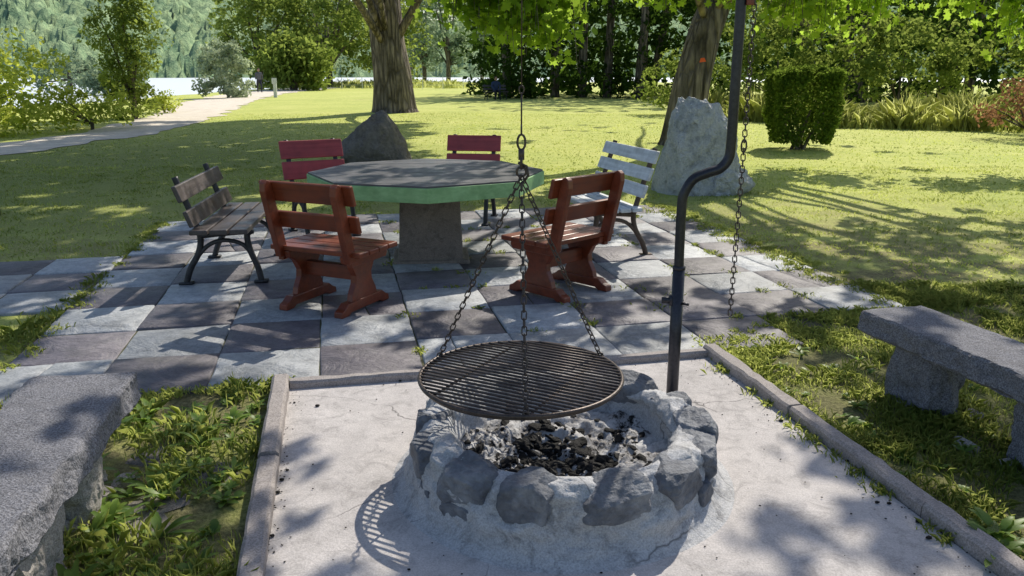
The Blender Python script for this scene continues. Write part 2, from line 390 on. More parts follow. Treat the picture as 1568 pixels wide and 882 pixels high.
for i,(x,y,w) in enumerate(sm):
    wl=w*(1+.35*nz(y*.7,2)+.12*nz(y*3,2)); wr=w*(1+.35*nz(y*.8,7)+.12*nz(y*3,9)); x+=.15*nz(y*.4,9)
    for s_ in (-1,-.6,-.2,.2,.6,1):
        X=x+(wl if s_<0 else wr)*s_; vs.append((X,y,gh(X,y)+.012+.02*(1-s_*s_)))
for i in range(len(sm)-1):
    for k in range(5): a=i*6+k; fs.append((a,a+1,a+7,a+6))
mb.add(vs,fs); mb.obj('footpath',[M_path],smooth=True)

# ---------------------------------------------------------------- patio
A0,A1,B0,B1=-1.86,3.84,4.10,9.23; TS=.57
mv=[];L=[];st=[];mi=[];rn=[]
def slab(cs,z,mat,r):
    o=len(mv); n=len(cs); z+=random.uniform(-.006,.006); tx=random.uniform(-.012,.012); ty=random.uniform(-.012,.012)
    cx=sum(c[0] for c in cs)/n; cy=sum(c[1] for c in cs)/n
    for (x,y) in cs: mv.append((x,y,-.03))
    for (x,y) in cs: mv.append((x,y,z-.007+(x-cx)*tx+(y-cy)*ty))
    for (x,y) in cs:
        d=math.hypot(x-cx,y-cy); k=1-.011/d
        xx=cx+(x-cx)*k; yy=cy+(y-cy)*k; mv.append((xx,yy,z+(xx-cx)*tx+(yy-cy)*ty))
    F=[tuple(range(2*n,3*n))]+[(i,(i+1)%n,(i+1)%n+n,i+n) for i in range(n)]+[(i+n,(i+1)%n+n,(i+1)%n+2*n,i+2*n) for i in range(n)]
    for f in F:
        st.append(len(L)); L.extend(q+o for q in f); mi.append(mat); rn.append(r)
def jagged(poly,amp,seg):
    out=[]
    for i in range(len(poly)):
        p,q=poly[i],poly[(i+1)%len(poly)]; dx,dy=q[0]-p[0],q[1]-p[1]; l=math.hypot(dx,dy) or 1
        out.append(p)
        for k in range(1,seg):
            f=k/seg; j=random.uniform(-amp,amp); out.append((p[0]+dx*f-dy/l*j,p[1]+dy*f+dx/l*j))
    return out
def do_tile(i,j,g=.004):
    a=A0+i*TS; b=B0+j*TS
    mat=(i+j)%2
    if random.random()<.03: mat=1-mat
    J=lambda:random.uniform(-.006,.003)
    c=[(a+g+J(),b+g+J()),(a+TS-g-J(),b+g+J()),(a+TS-g-J(),b+TS-g-J()),(a+g+J(),b+TS-g-J())]
    r=random.random()
    polys=[c]
    if random.random()<.10:
        f,h=random.uniform(.25,.75),random.uniform(.25,.75); w_=.0025
        m0=(c[0][0]+(c[1][0]-c[0][0])*f,c[0][1]); m1=(c[3][0]+(c[2][0]-c[3][0])*h,c[3][1])
        polys=[[c[0],(m0[0]-w_,m0[1]),(m1[0]-w_,m1[1]),c[3]],[(m0[0]+w_,m0[1]),c[1],c[2],(m1[0]+w_,m1[1])]]
    for p in polys:
        p=jagged(p,.004,5); slab([W(*q) for q in p],.022,mat,r)
for i in range(10):
    for j in range(9):
        if i>=8 and j==0: continue
        do_tile(i,j)
for i in range(-9,0):
    for j in (3,4,5): do_tile(i,j)
npmesh('slate_patio',mv,L,st,[M_slabA,M_slabB],rn,mi=mi)
mb=MB(); 
def quad_ab(a0,a1,b0,b1,z): return [(*W(a0,b0),z),(*W(a1,b0),z),(*W(a1,b1),z),(*W(a0,b1),z)]
mb.add(quad_ab(A0,A1,B0,B1,.010),[(0,1,2,3)]); mb.add(quad_ab(A0-9*TS,A0-.001,B0+3*TS,B0+6*TS,.010),[(0,1,2,3)])
mb.obj('patio_bed_soil',[M_dirt])
PA0,PA1,PB0,PB1=-.30,2.03,1.35,4.02
mb=MB(); vs=[];fs=[];n=40
for j in range(n+1):
    for i in range(n+1):
        a=PA0+(PA1-PA0)*i/n;b=PB0+(PB1-PB0)*j/n;x,y=W(a,b); vs.append((x,y,.014+.006*nz(x*1.5,y*1.5)))
for j in range(n):
    for i in range(n): a=j*(n+1)+i; fs.append((a,a+1,a+n+2,a+n+1))
mb.add(vs,fs); mb.obj('concrete_pad',[M_conc],smooth=True)
def kerb(name,a0,a1,b0,b1,h,piece=.95):
    mb=MB(); lon=(b1-b0)>(a1-a0); Ln=max(b1-b0,a1-a0); k=max(1,round(Ln/piece))
    for i in range(k):
        f0=i/k*Ln+.003; f1=(i+1)/k*Ln-.003; hh=h+random.uniform(-.008,.008); jj=random.uniform(-.006,.006)
        ns_=14; vs=[];fs=[]
        for s in range(ns_+1):
            f=f0+(f1-f0)*s/ns_
            for (w_,z_) in ((0,-.05),(0,hh-.012),(.15,hh),(.85,hh),(1,hh-.012),(1,-.05)):
                if lon: a=a0+jj+(a1-a0)*w_;b=b0+f
                else: a=a0+f;b=b0+jj+(b1-b0)*w_
                x,y=W(a,b); q=.005*mn.fractal(Vector((x*14,y*14,z_*9+w_)),1,2,4); x+=q;y+=q
                vs.append((x,y,z_+(q if z_>0 else 0)))
        for s in range(ns_):
            for e in range(5): o=s*6+e; fs.append((o,o+1,o+7,o+6))
        fs.append(tuple(range(5,-1,-1))); fs.append(tuple(ns_*6+e for e in range(6)))
        mb.add(vs,fs)
    ob=mb.obj(name,[M_kerb]); bm=bmesh.new(); bm.from_mesh(ob.data); bmesh.ops.recalc_face_normals(bm,faces=bm.faces); bm.to_mesh(ob.data); bm.free()
kerb('kerb',PA0-.085,PA0-.002,PB0,PB1+.06,.075)
kerb('kerb',PA1+.002,PA1+.085,PB0,PB1+.06,.075)
kerb('kerb',PA0,PA1,PB1,PB1+.06,.055)

# ---------------------------------------------------------------- fire pit
FC=(.20,2.97)
fp=empty('fire_pit',(FC[0],FC[1],0))
prof=[(.34,.07),(.41,.09),(.43,.15),(.445,.215),(.475,.245),(.53,.245),(.567,.215),(.585,.165),(.597,.11),(.612,.06),(.635,.025),(.66,.008),(.685,.001)]
mb=MB(); vs=[];fs=[]; sg=280
pr2=[]
for (r0,z0),(r1,z1) in zip(prof[:-1],prof[1:]):
    for k in range(6): pr2.append((r0+(r1-r0)*k/6,z0+(z1-z0)*k/6))
pr2.append(prof[-1]); n=len(pr2)
for i,(r,z) in enumerate(pr2):
    for k in range(sg):
        a=2*PI*k/sg; d=nz(math.cos(a)*2,math.sin(a)*2,z*6)*.03+mn.fractal(Vector((math.cos(a)*7*r*2,math.sin(a)*7*r*2,z*15)),.9,2,6)*.02
        f=min(1,max(0,(z-.005)*12)); rr=r+d*f; zz=z+(nz(math.cos(a)*1.6+4,math.sin(a)*1.6)*.04*z/.22)+d*.5*f
        vs.append((rr*math.cos(a),rr*math.sin(a),zz+.012))
for i in range(n-1):
    for k in range(sg): l=(k+1)%sg; fs.append((i*sg+k,(i+1)*sg+k,(i+1)*sg+l,i*sg+l))
mb.add(vs,fs); mb.obj('mortar_ring',[M_mortar],fp,smooth=True)
mb=MB(); a=-.2; k=0; a_end=a+2*PI-.1
while a<a_end-.12:
    w_=random.uniform(.115,.18); ac=a+w_/.53*.75; r=.53+random.uniform(-.012,.006)
    rock('',(r*math.cos(ac),r*math.sin(ac),.185+random.uniform(-.012,.018)),(random.uniform(.1,.112),w_,random.uniform(.09,.112)),None,seed=k*7+3,sub=5,mb=mb,rz=ac,rough=.08,planes=6,cut=(.66,.9),boxy=.71)
    a+=2*w_/.53*.7+random.uniform(.06,.15); k+=1
for (a,z,w,h) in ((-131,.1,.11,.06),(-152,.09,.09,.05),(-30,.1,.1,.06)):
    a=math.radians(a); rock('',(.58*math.cos(a),.58*math.sin(a),z),(.045,w*.9,h),None,seed=int(a*10)+40,sub=4,mb=mb,rz=a,rough=.08,planes=5,boxy=.7)
mb.obj('rim_stones',[M_pitstone],fp)
def ashz(x,y): r=math.hypot(x,y); return .09+.035*(r/.4)**2+.045*mn.fractal(Vector((x*8,y*8,0)),1,2,5)
mb=MB(); vs=[(0,0,ashz(0,0))];fs=[]
for i in range(1,56):
    for k in range(140):
        a=2*PI*k/140; r=.455*i/55; x,y=r*math.cos(a),r*math.sin(a); vs.append((x,y,ashz(x,y)+.012*mn.fractal(Vector((x*40,y*40,3)),1,2,3)))
for k in range(140): fs.append((0,1+k,1+(k+1)%140))
for i in range(54):
    for k in range(140): l=(k+1)%140; fs.append((1+i*140+k,1+(i+1)*140+k,1+(i+1)*140+l,1+i*140+l))
mb.add(vs,fs); mb.obj('ash_bed',[M_ash],fp,smooth=True)
mb=MB()
for k in range(1200):
    x,y=random.gauss(-.02,.19),random.gauss(-.08,.16)
    if math.hypot(x,y)>.41 or nz(x*6,y*6,5)<-.1+.45*(random.random()-.5): continue
    s_=.004+.024*random.random()**2.2
    rock('',(x,y,ashz(x,y)+s_*.2),(s_*random.uniform(.8,2.2),s_,s_*random.uniform(.5,.9)),None,seed=k,sub=1 if s_<.012 else 2,mb=mb,rz=random.random()*6,planes=8,cut=(.4,.8),rough=.25)
mb.obj('charcoal',[M_coal],fp)
mb=MB()
for k in range(70):
    a=random.uniform(0,2*PI); r=.43*math.sqrt(random.random()); x,y=r*math.cos(a),r*math.sin(a); s_=random.uniform(.004,.012)
    rock('',(x,y,ashz(x,y)+s_*.2),(s_*1.4,s_,s_*.7),None,seed=k+900,sub=2,mb=mb,rz=random.random()*6,planes=6)
mb.obj('ash_lumps',[M_rubble],fp)
mb=MB()
for k in range(330):
    a=random.uniform(PA0+.02,PA1-.02); b=random.uniform(1.9,PB1-.02); 
    e=random.random()
    if e<.55: a=random.choice((PA0+abs(random.gauss(0,.03)),PA1-abs(random.gauss(0,.06))))
    elif e<.7: b=PB1-abs(random.gauss(0,.05))
    x,y=W(a,b)
    if math.hypot(x-FC[0],y-FC[1])<.68: continue
    s_=random.uniform(.0015,.004) if random.random()<.94 else random.uniform(.005,.010)
    rock('',(x,y,.018+s_*.3),(s_*1.4,s_,s_*.7),None,seed=k,sub=1,mb=mb,planes=4)
mb.obj('charcoal_debris',[M_coal])

# ---------------------------------------------------------------- chains & grill & post
def chain(mb,p0,p1,ll=.036,wr=.0032,w=.011):
    p0=Vector(p0);p1=Vector(p1); Ln=(p1-p0).length; n=max(2,int(Ln/(ll*.78)))
    for i in range(n):
        f=(i+.5)/n; c=p0.lerp(p1,f); t=(p1-p0).normalized()
        q=t.to_track_quat('Z','Y').to_matrix().to_4x4(); M=Matrix.Translation(c)@q@Matrix.Rotation(PI/2*(i%2)+.2,4,'Z')
        pts=[]
        for k in range(10):
            a=2*PI*k/10; z=math.sin(a)*w+(1 if math.sin(a)>0 else -1)*(ll/2-w); pts.append((math.cos(a)*w,0,z))
        mb.tube(pts,wr,5,0,M,closed=True)
GC=Vector((.035,3.03,.42)); GR=.405
sg_=empty('swing_grill',tuple(GC))
mb=MB()
def circ(r,z,n=72): return [(r*math.cos(2*PI*k/n),r*math.sin(2*PI*k/n),z) for k in range(n)]
mb.tube(circ(GR,0),.0085,8,closed=True)
mb.tube(circ(GR*.985,-.012),.005,6,closed=True)
ba=math.radians(-28); d=Vector((math.cos(ba),math.sin(ba),0)); e=Vector((-d.y,d.x,0)); nb=27
for k in range(nb):
    o=-GR+2*GR*(k+.5)/nb; h=math.sqrt(max(0,GR*GR-o*o))*.995
    mb.tube([e*o-d*h+Vector((0,0,.004)),e*o+d*h+Vector((0,0,.004))],.0052,6)
for o in (-.2,.2):
    h=math.sqrt(GR*GR-o*o); mb.tube([d*o-e*h-Vector((0,0,.007)),d*o+e*h-Vector((0,0,.007))],.005,6)
mb.obj('grate',[M_rust],sg_,smooth=True)
mb=MB(); top=Vector((0,0,.80))
for ang in (-88,148,32):
    a=math.radians(ang); p=Vector((GR*math.cos(a),GR*math.sin(a),.004)); chain(mb,p,top,wr=.0028,w=.0095)
    mb.tube([p+Vector((0.012*math.cos(t),0.004,.012*math.sin(t))) for t in np.linspace(0,2*PI,9)[:-1]],.004,5,closed=True)
def ring(c,r,w,ax=0,el=1.):
    pts=[]
    for k in range(12):
        a=2*PI*k/12; x=math.cos(a)*r; z=math.sin(a)*r*el
        pts.append(Vector(c)+(Vector((x,0,z)) if ax==0 else Vector((0,x,z))))
    mb.tube(pts,w,6,closed=True)
ring((0,0,.815),.018,.005); ring((0,0,.85),.014,.006,1,1.6); mb.tube([(0,0,.86),(0,0,.9)],[.012,.012],10)
ring((0,0,.925),.015,.005,0,1.9); ring((0,0,.97),.011,.004,1,1.6)
mb.tube([(-.012,0,.85),(.02,0,.835),(.026,0,.8),(.01,0,.78)],.006,6)
mb.tube([(0,0,.985),(0,0,1.1)],.0035,6); ring((0,0,1.115),.009,.003,0,1.6)
mb.tube([(0,0,1.12),(0,0,1.84)],.0028,6)
mb.obj('suspension_chains',[M_rust],sg_,smooth=True)
PX,PY=.80,3.74
gp=empty('grill_crane_post',(PX,PY,0))
mb=MB()
mb.tube([(0,0,-.05),(0,0,.69)],.029,18); mb.tube([(0,0,.685),(0,0,.70)],.031,18)
pth=smooth_path([(0,0,.66),(-.003,0,.8),(-.003,0,.98),(.005,0,1.05),(.045,0,1.115),(.11,0,1.145),(.165,0,1.165),(.2,0,1.21),(.208,0,1.28),(.208,0,1.5),(.208,0,1.9),(.205,0,2.12)],6)
mb.tube(pth,.0235,16)
arm=smooth_path([(.205,0,2.1),(.19,-.02,2.2),(.1,-.1,2.27),(-.2,-.29,2.3),(-.765,-.71,2.3)],8)
mb.tube(arm,.02,12)
mb.tube([(-.765,-.71,2.3),(-.765,-.71,2.2)],.008,8)
mb.tube([(-.06,0,.53),(.03,0,.53)],.008,8); mb.box(-.075,-.03,-.006,.006,.515,.545)
mb.tube([(-.028,.0,.505),(-.028,0,.555)],.013,10)
mb.tube([(.02,-.02,.52),(.045,-.045,.52)],.007,8)
mb.obj('post_tube',[M_post],gp,smooth=True)
mb=MB(); mb.box(.225,.262,-.03,-.01,1.88,1.94); mb.obj('pulley_guard',[M_red],gp,bevel=.004)
mb=MB(); chain(mb,(.262,-.02,2.1),(.262,-.02,1.15),.034,.003,.01); chain(mb,(.262,-.02,1.15),(.255,-.02,.46),.034,.003,.01)
mb.tube([(.262+.012*math.cos(t),-.02,1.27+.03*math.sin(t)) for t in np.linspace(0,2*PI,12)[:-1]],.004,5,closed=True)
mb.obj('hoist_chain',[M_rust],gp,smooth=True)

# ---------------------------------------------------------------- benches
def red_chair(loc,facing,w=.74):
    e=empty('wooden_chair',(loc[0],loc[1],.02),math.atan2(facing[1],facing[0]))
    h=w/2; sp=.23; mb=MB()
    leg=[(-.15,.07),(.15,.07),(.135,.13),(.095,.2),(.09,.25),(.13,.32),(.19,.355),(.2,.40),(-.2,.40),(-.19,.355),(-.13,.32),(-.09,.25),(-.095,.2),(-.135,.13)]
    foot=[(-.28,0),(-.2,0),(-.17,.018),(.17,.018),(.2,0),(.28,0),(.275,.04),(.24,.055),(.2,.085),(-.2,.085),(-.24,.055),(-.275,.04)]
    for s_ in (-1,1):
        y=s_*sp; mb.prism_y(leg,y-.024,y+.024); mb.prism_y(foot,y-.034,y+.034)
        y2=s_*(sp+.052); mb.prism_y([(-.225,.36),(-.135,.36),(-.16,.45),(-.255,.83),(-.275,.885),(-.305,.895),(-.33,.875),(-.335,.82),(-.245,.45)],y2-.024,y2+.024)
        mb.prism_y([(-.2,.335),(.2,.335),(.22,.36),(.22,.39),(-.2,.39)],y2-.022,y2+.022)
    mb.box(-.03,.03,-sp,sp,.2,.3)
    mb.obj('side_frames',[M_red],e,bevel=.006)
    mb=MB()
    for k in range(4):
        x0=-.2+k*.115; mb.box(x0,x0+.108,-h,h,.402,.436)
    mb.obj('seat',[M_red],e,bevel=.007)
    mb=MB()
    for (z0,z1) in ((.56,.68),(.745,.885)):
        xm=lambda z:-.155-(z-.45)*.25
        mb.add([(xm(z0)-.004,-h,z0),(xm(z0)+.028,-h,z0+.006),(xm(z0)+.028,h,z0+.006),(xm(z0)-.004,h,z0),
                (xm(z1)-.004,-h,z1-.006),(xm(z1)+.028,-h,z1),(xm(z1)+.028,h,z1),(xm(z1)-.004,h,z1-.006)],
               [(0,3,2,1),(4,5,6,7),(0,1,5,4),(1,2,6,5),(2,3,7,6),(3,0,4,7)])
    mb.obj('backrest',[M_red],e,bevel=.008)
    return e
def iron_bench(loc,facing,w,mat,name='park_bench',nback=2,sp=None,nseat=3,hi=.88,lo=.53,gap=None,frame=None):
    e=empty(name,(loc[0],loc[1],.02),math.atan2(facing[1],facing[0]))
    sp=sp or w/2-.13; mb=MB()
    for s_ in (-1,1):
        y=s_*sp
        def t(c,r): 
            mb.tube(smooth_path([(a,y,b) for a,b in c],6),r,8,0)
        t([(.27,.01),(.25,.12),(.205,.25),(.19,.37),(.23,.405)],.024)
        t([(-.29,.01),(-.25,.12),(-.18,.24),(-.155,.36),(-.19,.5),(-.19-.33*(hi-.68),hi-.18),(-.31-.33*(hi-.88),hi-.02)],.024)
        t([(-.165,.37),(0,.385),(.24,.40)],.02)
        t([(.225,.2),(.15,.3),(.02,.335),(-.1,.3),(-.2,.2)],.017)
        for fx in (.27,-.29): mb.box(fx-.05,fx+.05,y-.035,y+.035,0,.018)
    mb.obj('iron_frames',[frame or M_iron],e,smooth=True)
    h=w/2; mb=MB(); pw=.43/nseat
    for k in range(nseat):
        x0=-.18+k*pw; mb.box(x0,x0+pw-.014,-h,h,.415,.452)
    mb.obj('seat',[mat],e,bevel=.008)
    mb=MB(); bh=(hi-lo)/nback
    gap=gap or (.06 if nback==2 else .03)
    for k in range(nback):
        z0=lo+k*bh; z1=z0+bh-gap; xm=lambda z:-.165-(z-.45)*.33
        mb.add([(xm(z0),-h,z0),(xm(z0)+.034,-h,z0+.008),(xm(z0)+.034,h,z0+.008),(xm(z0),h,z0),
                (xm(z1),-h,z1-.008),(xm(z1)+.034,-h,z1),(xm(z1)+.034,h,z1),(xm(z1),h,z1-.008)],
               [(0,3,2,1),(4,5,6,7),(0,1,5,4),(1,2,6,5),(2,3,7,6),(3,0,4,7)])
    mb.obj('backrest',[mat],e,bevel=.008)
    return e
red_chair((-1.24,5.42),(.42,.91))
red_chair((.36,5.80),(-.70,.71))
iron_bench((-2.27,6.47),(.99,.12),1.34,M_greyw,lo=.47,hi=.84,sp=.46)
iron_bench((.79,7.30),(-.96,-.28),1.12,M_white,nback=3,nseat=4,hi=.96,frame=M_brown)
iron_bench((-1.9,8.0),(.5,-.87),.64,M_pink,sp=.24,hi=.93,gap=.02)
iron_bench((-.46,8.72),(-.15,-.99),.60,M_pink,sp=.22,hi=.92,gap=.02)

# ---------------------------------------------------------------- table
te=empty('octagonal_table',(-.74,7.02,0))
R=1.03; rot=math.radians(6)
def octo(r,z): return [(r*math.cos(rot+k*PI/4),r*math.sin(rot+k*PI/4),z) for k in range(8)]
mb=MB(); mb.add(octo(R,.635)+octo(R,.75),[tuple(range(7,-1,-1)),tuple(range(8,16))]+[(i,(i+1)%8,(i+1)%8+8,i+8) for i in range(8)])
mb.obj('rim',[M_green],te,bevel=.004)
mb=MB(); r_=R-.012
def clip(poly,nx_,ny_,d):
    out=[]
    for i in range(len(poly)):
        p,q=poly[i],poly[(i+1)%len(poly)]; a=p[0]*nx_+p[1]*ny_-d; b=q[0]*nx_+q[1]*ny_-d
        if a<=0: out.append(p)
        if a*b<0: t=a/(a-b); out.append((p[0]+(q[0]-p[0])*t,p[1]+(q[1]-p[1])*t))
    return out
nb_=9
for k in range(nb_):
    y0=-R+2*R*k/nb_+.0025; y1=-R+2*R*(k+1)/nb_-.0025; an=math.radians(5); poly=[(-2,y0),(2,y0),(2,y1),(-2,y1)]
    poly=[(x*math.cos(an)-y*math.sin(an),x*math.sin(an)+y*math.cos(an)) for x,y in poly]
    for j in range(8):
        a=rot+(j+.5)*PI/4; poly=clip(poly,math.cos(a),math.sin(a),r_*math.cos(PI/8))
    m_=len(poly); zt=.764+random.uniform(-.001,.001)
    mb.add([(x,y,.7505) for x,y in poly]+[(x,y,zt) for x,y in poly],[tuple(range(m_-1,-1,-1)),tuple(range(m_,2*m_))]+[(i,(i+1)%m_,(i+1)%m_+m_,i+m_) for i in range(m_)])
mb.obj('top_boards',[M_ttop],te,bevel=.002)
mb=MB(); cr=.1
def sq(hw,hd,z): return [( sx*hw*math.cos(cr)-sy*hd*math.sin(cr)+.03, sx*hw*math.sin(cr)+sy*hd*math.cos(cr)-.12, z) for sx,sy in ((-1,-1),(1,-1),(1,1),(-1,1))]
lv=[(.33,.27,.0),(.33,.27,.045),(.275,.235,.05),(.262,.225,.3),(.25,.215,.635)]
vs=[]; [vs.extend(sq(*l)) for l in lv]
fs=[(3,2,1,0)]+[(l*4+i,l*4+(i+1)%4,(l+1)*4+(i+1)%4,(l+1)*4+i) for l in range(4) for i in range(4)]+[(16,17,18,19)]
mb.add(vs,fs); mb.obj('pedestal',[M_col],te,bevel=.015)

# ---------------------------------------------------------------- stone benches
def stone_bench(o,d,Ln,wd,z=.42,th=.12,legs=(.35,1.4),seed=1,side=1):
    e=empty('stone_bench'); mb=MB(); d=Vector((d[0],d[1],0)).normalized(); s_=Vector((-d.y,d.x,0))*side; o=Vector((o[0],o[1],0))
    nL,nW,nH=110,22,8; vs=[];fs=[]
    idx={}
    def vtx(i,j,k):
        if (i,j,k) in idx: return idx[(i,j,k)]
        f=i/nL;g=j/nW;h=k/nH; p=o+d*(f*Ln)+s_*(g*wd); p.z=z-th+th*h
        edge=(i in (0,nL))or(j in (0,nW))
        q=mn.fractal(p*6+Vector((seed,0,0)),.8,2,6); q2=nz(p.x*3,p.y*3,seed+p.z*4)
        outd=Vector((0,0,0))
        if i==0: outd-=d
        if i==nL: outd+=d
        if j==0: outd-=s_
        if j==nW: outd+=s_
        if k in(0,nH) and not edge: p.z+=q*.005*(1 if k==nH else 3)
        if edge:
            rr=(-.012 if k==0 else (-.004 if k==nH else .004))
            p+=outd*(q*.022+q2*.012+rr)
            if k==nH: p.z-=.003+abs(q)*.005
        idx[(i,j,k)]=len(vs); vs.append(tuple(p)); return idx[(i,j,k)]
    for i in range(nL):
        for j in range(nW):
            fs.append((vtx(i,j,nH),vtx(i+1,j,nH),vtx(i+1,j+1,nH),vtx(i,j+1,nH))); fs.append((vtx(i,j,0),vtx(i,j+1,0),vtx(i+1,j+1,0),vtx(i+1,j,0)))
        for k in range(nH):
            for j in (0,nW): fs.append((vtx(i,j,k),vtx(i+1,j,k),vtx(i+1,j,k+1),vtx(i,j,k+1)))
    for j in range(nW):
        for k in range(nH):
            for i in (0,nL): fs.append((vtx(i,j,k),vtx(i,j+1,k),vtx(i,j+1,k+1),vtx(i,j,k+1)))
    mb.add(vs,fs); ob=mb.obj('slab',[M_stonebench],e)
    bm=bmesh.new(); bm.from_mesh(ob.data); bmesh.ops.recalc_face_normals(bm,faces=bm.faces); bm.to_mesh(ob.data); bm.free()
    for q,l in enumerate(legs):
        c=o+d*l+s_*(wd*.5)
        rock('support',(c.x,c.y,.1),(.2,.17,.3),M_stonebench if side>0 else M_rubble,seed=seed*9+q,sub=5,parent=e,rz=math.atan2(d.y,d.x),planes=4,cut=(.7,.9),rough=.16,boxy=.7)
    m2=MB()
    for q in range(22):
        l=random.choice(legs)+random.gauss(0,.15); c=o+d*l+s_*(wd*random.uniform(-.05,1.)); r=random.uniform(.02,.06)
        rock('',(c.x,c.y,.005),(r*1.4,r,r*.7),None,seed=seed*31+q,sub=3,mb=m2,rz=random.random()*3,planes=9,rough=.15,cut=(.5,.8))
    m2.obj('rubble',[M_rubble],e)
    return e
stone_bench((1.80,3.95),(.27,-.96),2.0,.36,legs=(.30,1.0,1.8),seed=4,side=1)
stone_bench((-1.53,3.09),(.17,-.985),1.9,.40,legs=(.35,.85,1.5),seed=9,side=-1)

# ---------------------------------------------------------------- boulders, hedge, post
rock('dark_boulder',(-2.52,14.8,.2),(.66,.5,.85),M_darkrock,seed=21,planes=14,cut=(.55,.9),sub=5,shear=(-.1,.42),rough=.1)
wb=empty('white_boulder',(2.50,11.0,0))
rock('main_stone',(0,0,.3),(.62,.5,1.08),M_marble,seed=52,planes=9,sub=6,rough=.09,cut=(.74,.95),shear=(-.04,.16),parent=wb,boxy=.8,nf=3.5)
rock('foot_stone',(.38,-.08,.1),(.42,.36,.36),M_marble,seed=35,planes=10,sub=5,rough=.12,parent=wb,nf=3.5)
mb=MB(); mb.tube([(-5.93,9.13,-.05),(-5.93,9.13,.95)],[.05,.045],10); mb.obj('wooden_post',[M_bark],smooth=True)
mb=MB(); mb.box(-14.72,-14.52,51,51.12,0,1.2); mb.box(-14.78,-14.46,50.98,50.997,.85,1.2); mb.obj('marker_post',[M_white],bevel=.01)
he=empty('topiary_bush',(6.15,17.4,0))
P=[];
for _ in range(17000):
    w_=random.uniform(0,1)
    f=random.random(); k=.72+.3*random.random()
    if f<.6:
        a=random.uniform(0,2*PI); sx=math.copysign(abs(math.cos(a))**.55,math.cos(a)); sy=math.copysign(abs(math.sin(a))**.55,math.sin(a)); z=.12+1.48*w_
    else:
        a=random.uniform(0,2*PI); q=math.sqrt(random.random()); sx=q*math.copysign(abs(math.cos(a))**.55,math.cos(a)); sy=q*math.copysign(abs(math.sin(a))**.55,math.sin(a)); z=1.63-.14*q**4-.2*random.random()**2; k=1
    rr=.71*(1-.22*max(0,(.9-z)))*(1+.16*nz(sx*2,sy*2,z*2.2)); P.append((sx*rr*k,sy*rr*k,z+.09*nz(sx*3,sy*3)+abs(random.gauss(0,.03))))
leaves('foliage',P,.08,M_hedge,he,flat=.1)
mb=MB(); 
for k in range(6): mb.tube([(random.uniform(-.2,.2),random.uniform(-.2,.2),-.02),(random.uniform(-.5,.5),random.uniform(-.5,.5),.8)],[.04,.02],6)
mb.obj('stems',[M_bark],he)

# ---------------------------------------------------------------- big trees + shade canopy
HANG=[(-.6,12.,2.1,.45,.5),(.05,12.2,1.92,.5,.6),(.55,12.3,1.75,.45,.65),(.2,11.6,2.1,.5,.5),(-1.6,13,2.8,.6,.4),(1.9,13,2.75,.5,.4),(2.4,14,2.6,.4,.4),(-.1,12.8,2.3,.6,.5)]
HANG2=[(4.5,14,2.15,.6,.7),(5.2,15,2.05,.6,.8),(5.9,15.5,2.05,.6,.7),(6.6,15,2.4,.6,.6),(3.9,15,2.6,.6,.5),(8,14.5,2.4,.6,.6),(8.7,14.5,1.95,.6,.7),(9.6,14.5,2.3,.7,.7),(9.2,13.8,2.0,.6,.6),(5.,14.4,2.4,.7,.6)]
def shade(x,y):
    a,b=AB(x,y); n=.5
    for (hx,hy,hz,rx,rz_) in HANG+HANG2:
        if math.hypot(x-(hx-KX*hz),y-(hy-KY*hz))<.9: return -1
    if y>10.5:
        if x<-1.5-(y-14)*.12 and y<25.5: n=1.6 if x<-2.7 else .35
        else: n=.02
        if x>3: n=.0
        if y>25.5 : n=-.1 if x>-3 else .1
        if x<-10.2: n=.5
    elif x<A0-1.2: n=1.6
    elif b<4.1 and -.35<a<2.1:
        n=.2 if a<.7 else .36
        if b>3.3: n=.4
    elif a<.7 and b<7.2: n=.5
    elif a>=3.6 and y>4.9: n=.72 if y<8.9 and x<6 else 0
    elif a>2.1 and b<4.8: n=.42
    elif a<=-.3 and b<4.1: n=.36
    else: n=.28
    if 8.4<y<10.0 and -6.2<x<-4.1: n=.3
    return n
cl=[[],[]]
for t,cs_ in ((0,.5),(1,.32)):
    y=1.2
    while y<27:
        x=-15
        while x<8.5:
            px,py=x+random.uniform(-.3,.3)*cs_,y+random.uniform(-.3,.3)*cs_
            tt=0 if (px<-1.5 and py>9) or px<-3.8 else 1
            if tt==t:
                v_=.5+.85*nz(px*1.0,py*.7,3.1)+.65*nz(px*2.6,py*1.6,7.7)
                if v_<shade(px,py):
                    h=random.uniform(8,14) if t==0 else random.uniform(4.3,8)
                    X,Y=px+KX*h,py+KY*h
                    if h>2.4+.09*Y: cl[t].append((X,Y,h))
            x+=cs_
        y+=cs_
lt=empty('left_tree'); rt=empty('right_tree')
for t,(par,sz,per,rr) in enumerate(((lt,.46,22,.4),(rt,.21,18,.19))):
    C=cl[t]; P=clump_points(C,[rr]*len(C),per,shell=.1,sq=(1,1,1))
    leaves('canopy_foliage',P,sz*(.8+.4*rng.random(len(P))),M_sky_leaf,par)
    print('clusters',t,len(C),len(P))
lim=[(.5+.4*random.random(),c,.09+.06*random.random()) for c in random.sample([c for c in cl[1] if c[2]>5.5],18)]
trunk(rt,(3.82,18.3,-.1),[(3.92,18.3,1),(4.22,18.4,2.4),(4.7,18.6,4),(6.0,19.3,10.5)],.46,.25,lim,1.3,fl=.04)
lim=[(.5+.45*random.random(),c,.14+.1*random.random()) for c in random.sample(cl[0],18)]
trunk(lt,(-4.75,33.3,-.1),[(-4.8,33.3,1.5),(-5.05,33.3,4.5),(-5.6,34,17)],.88,.5,lim,1.25,fl=.03)
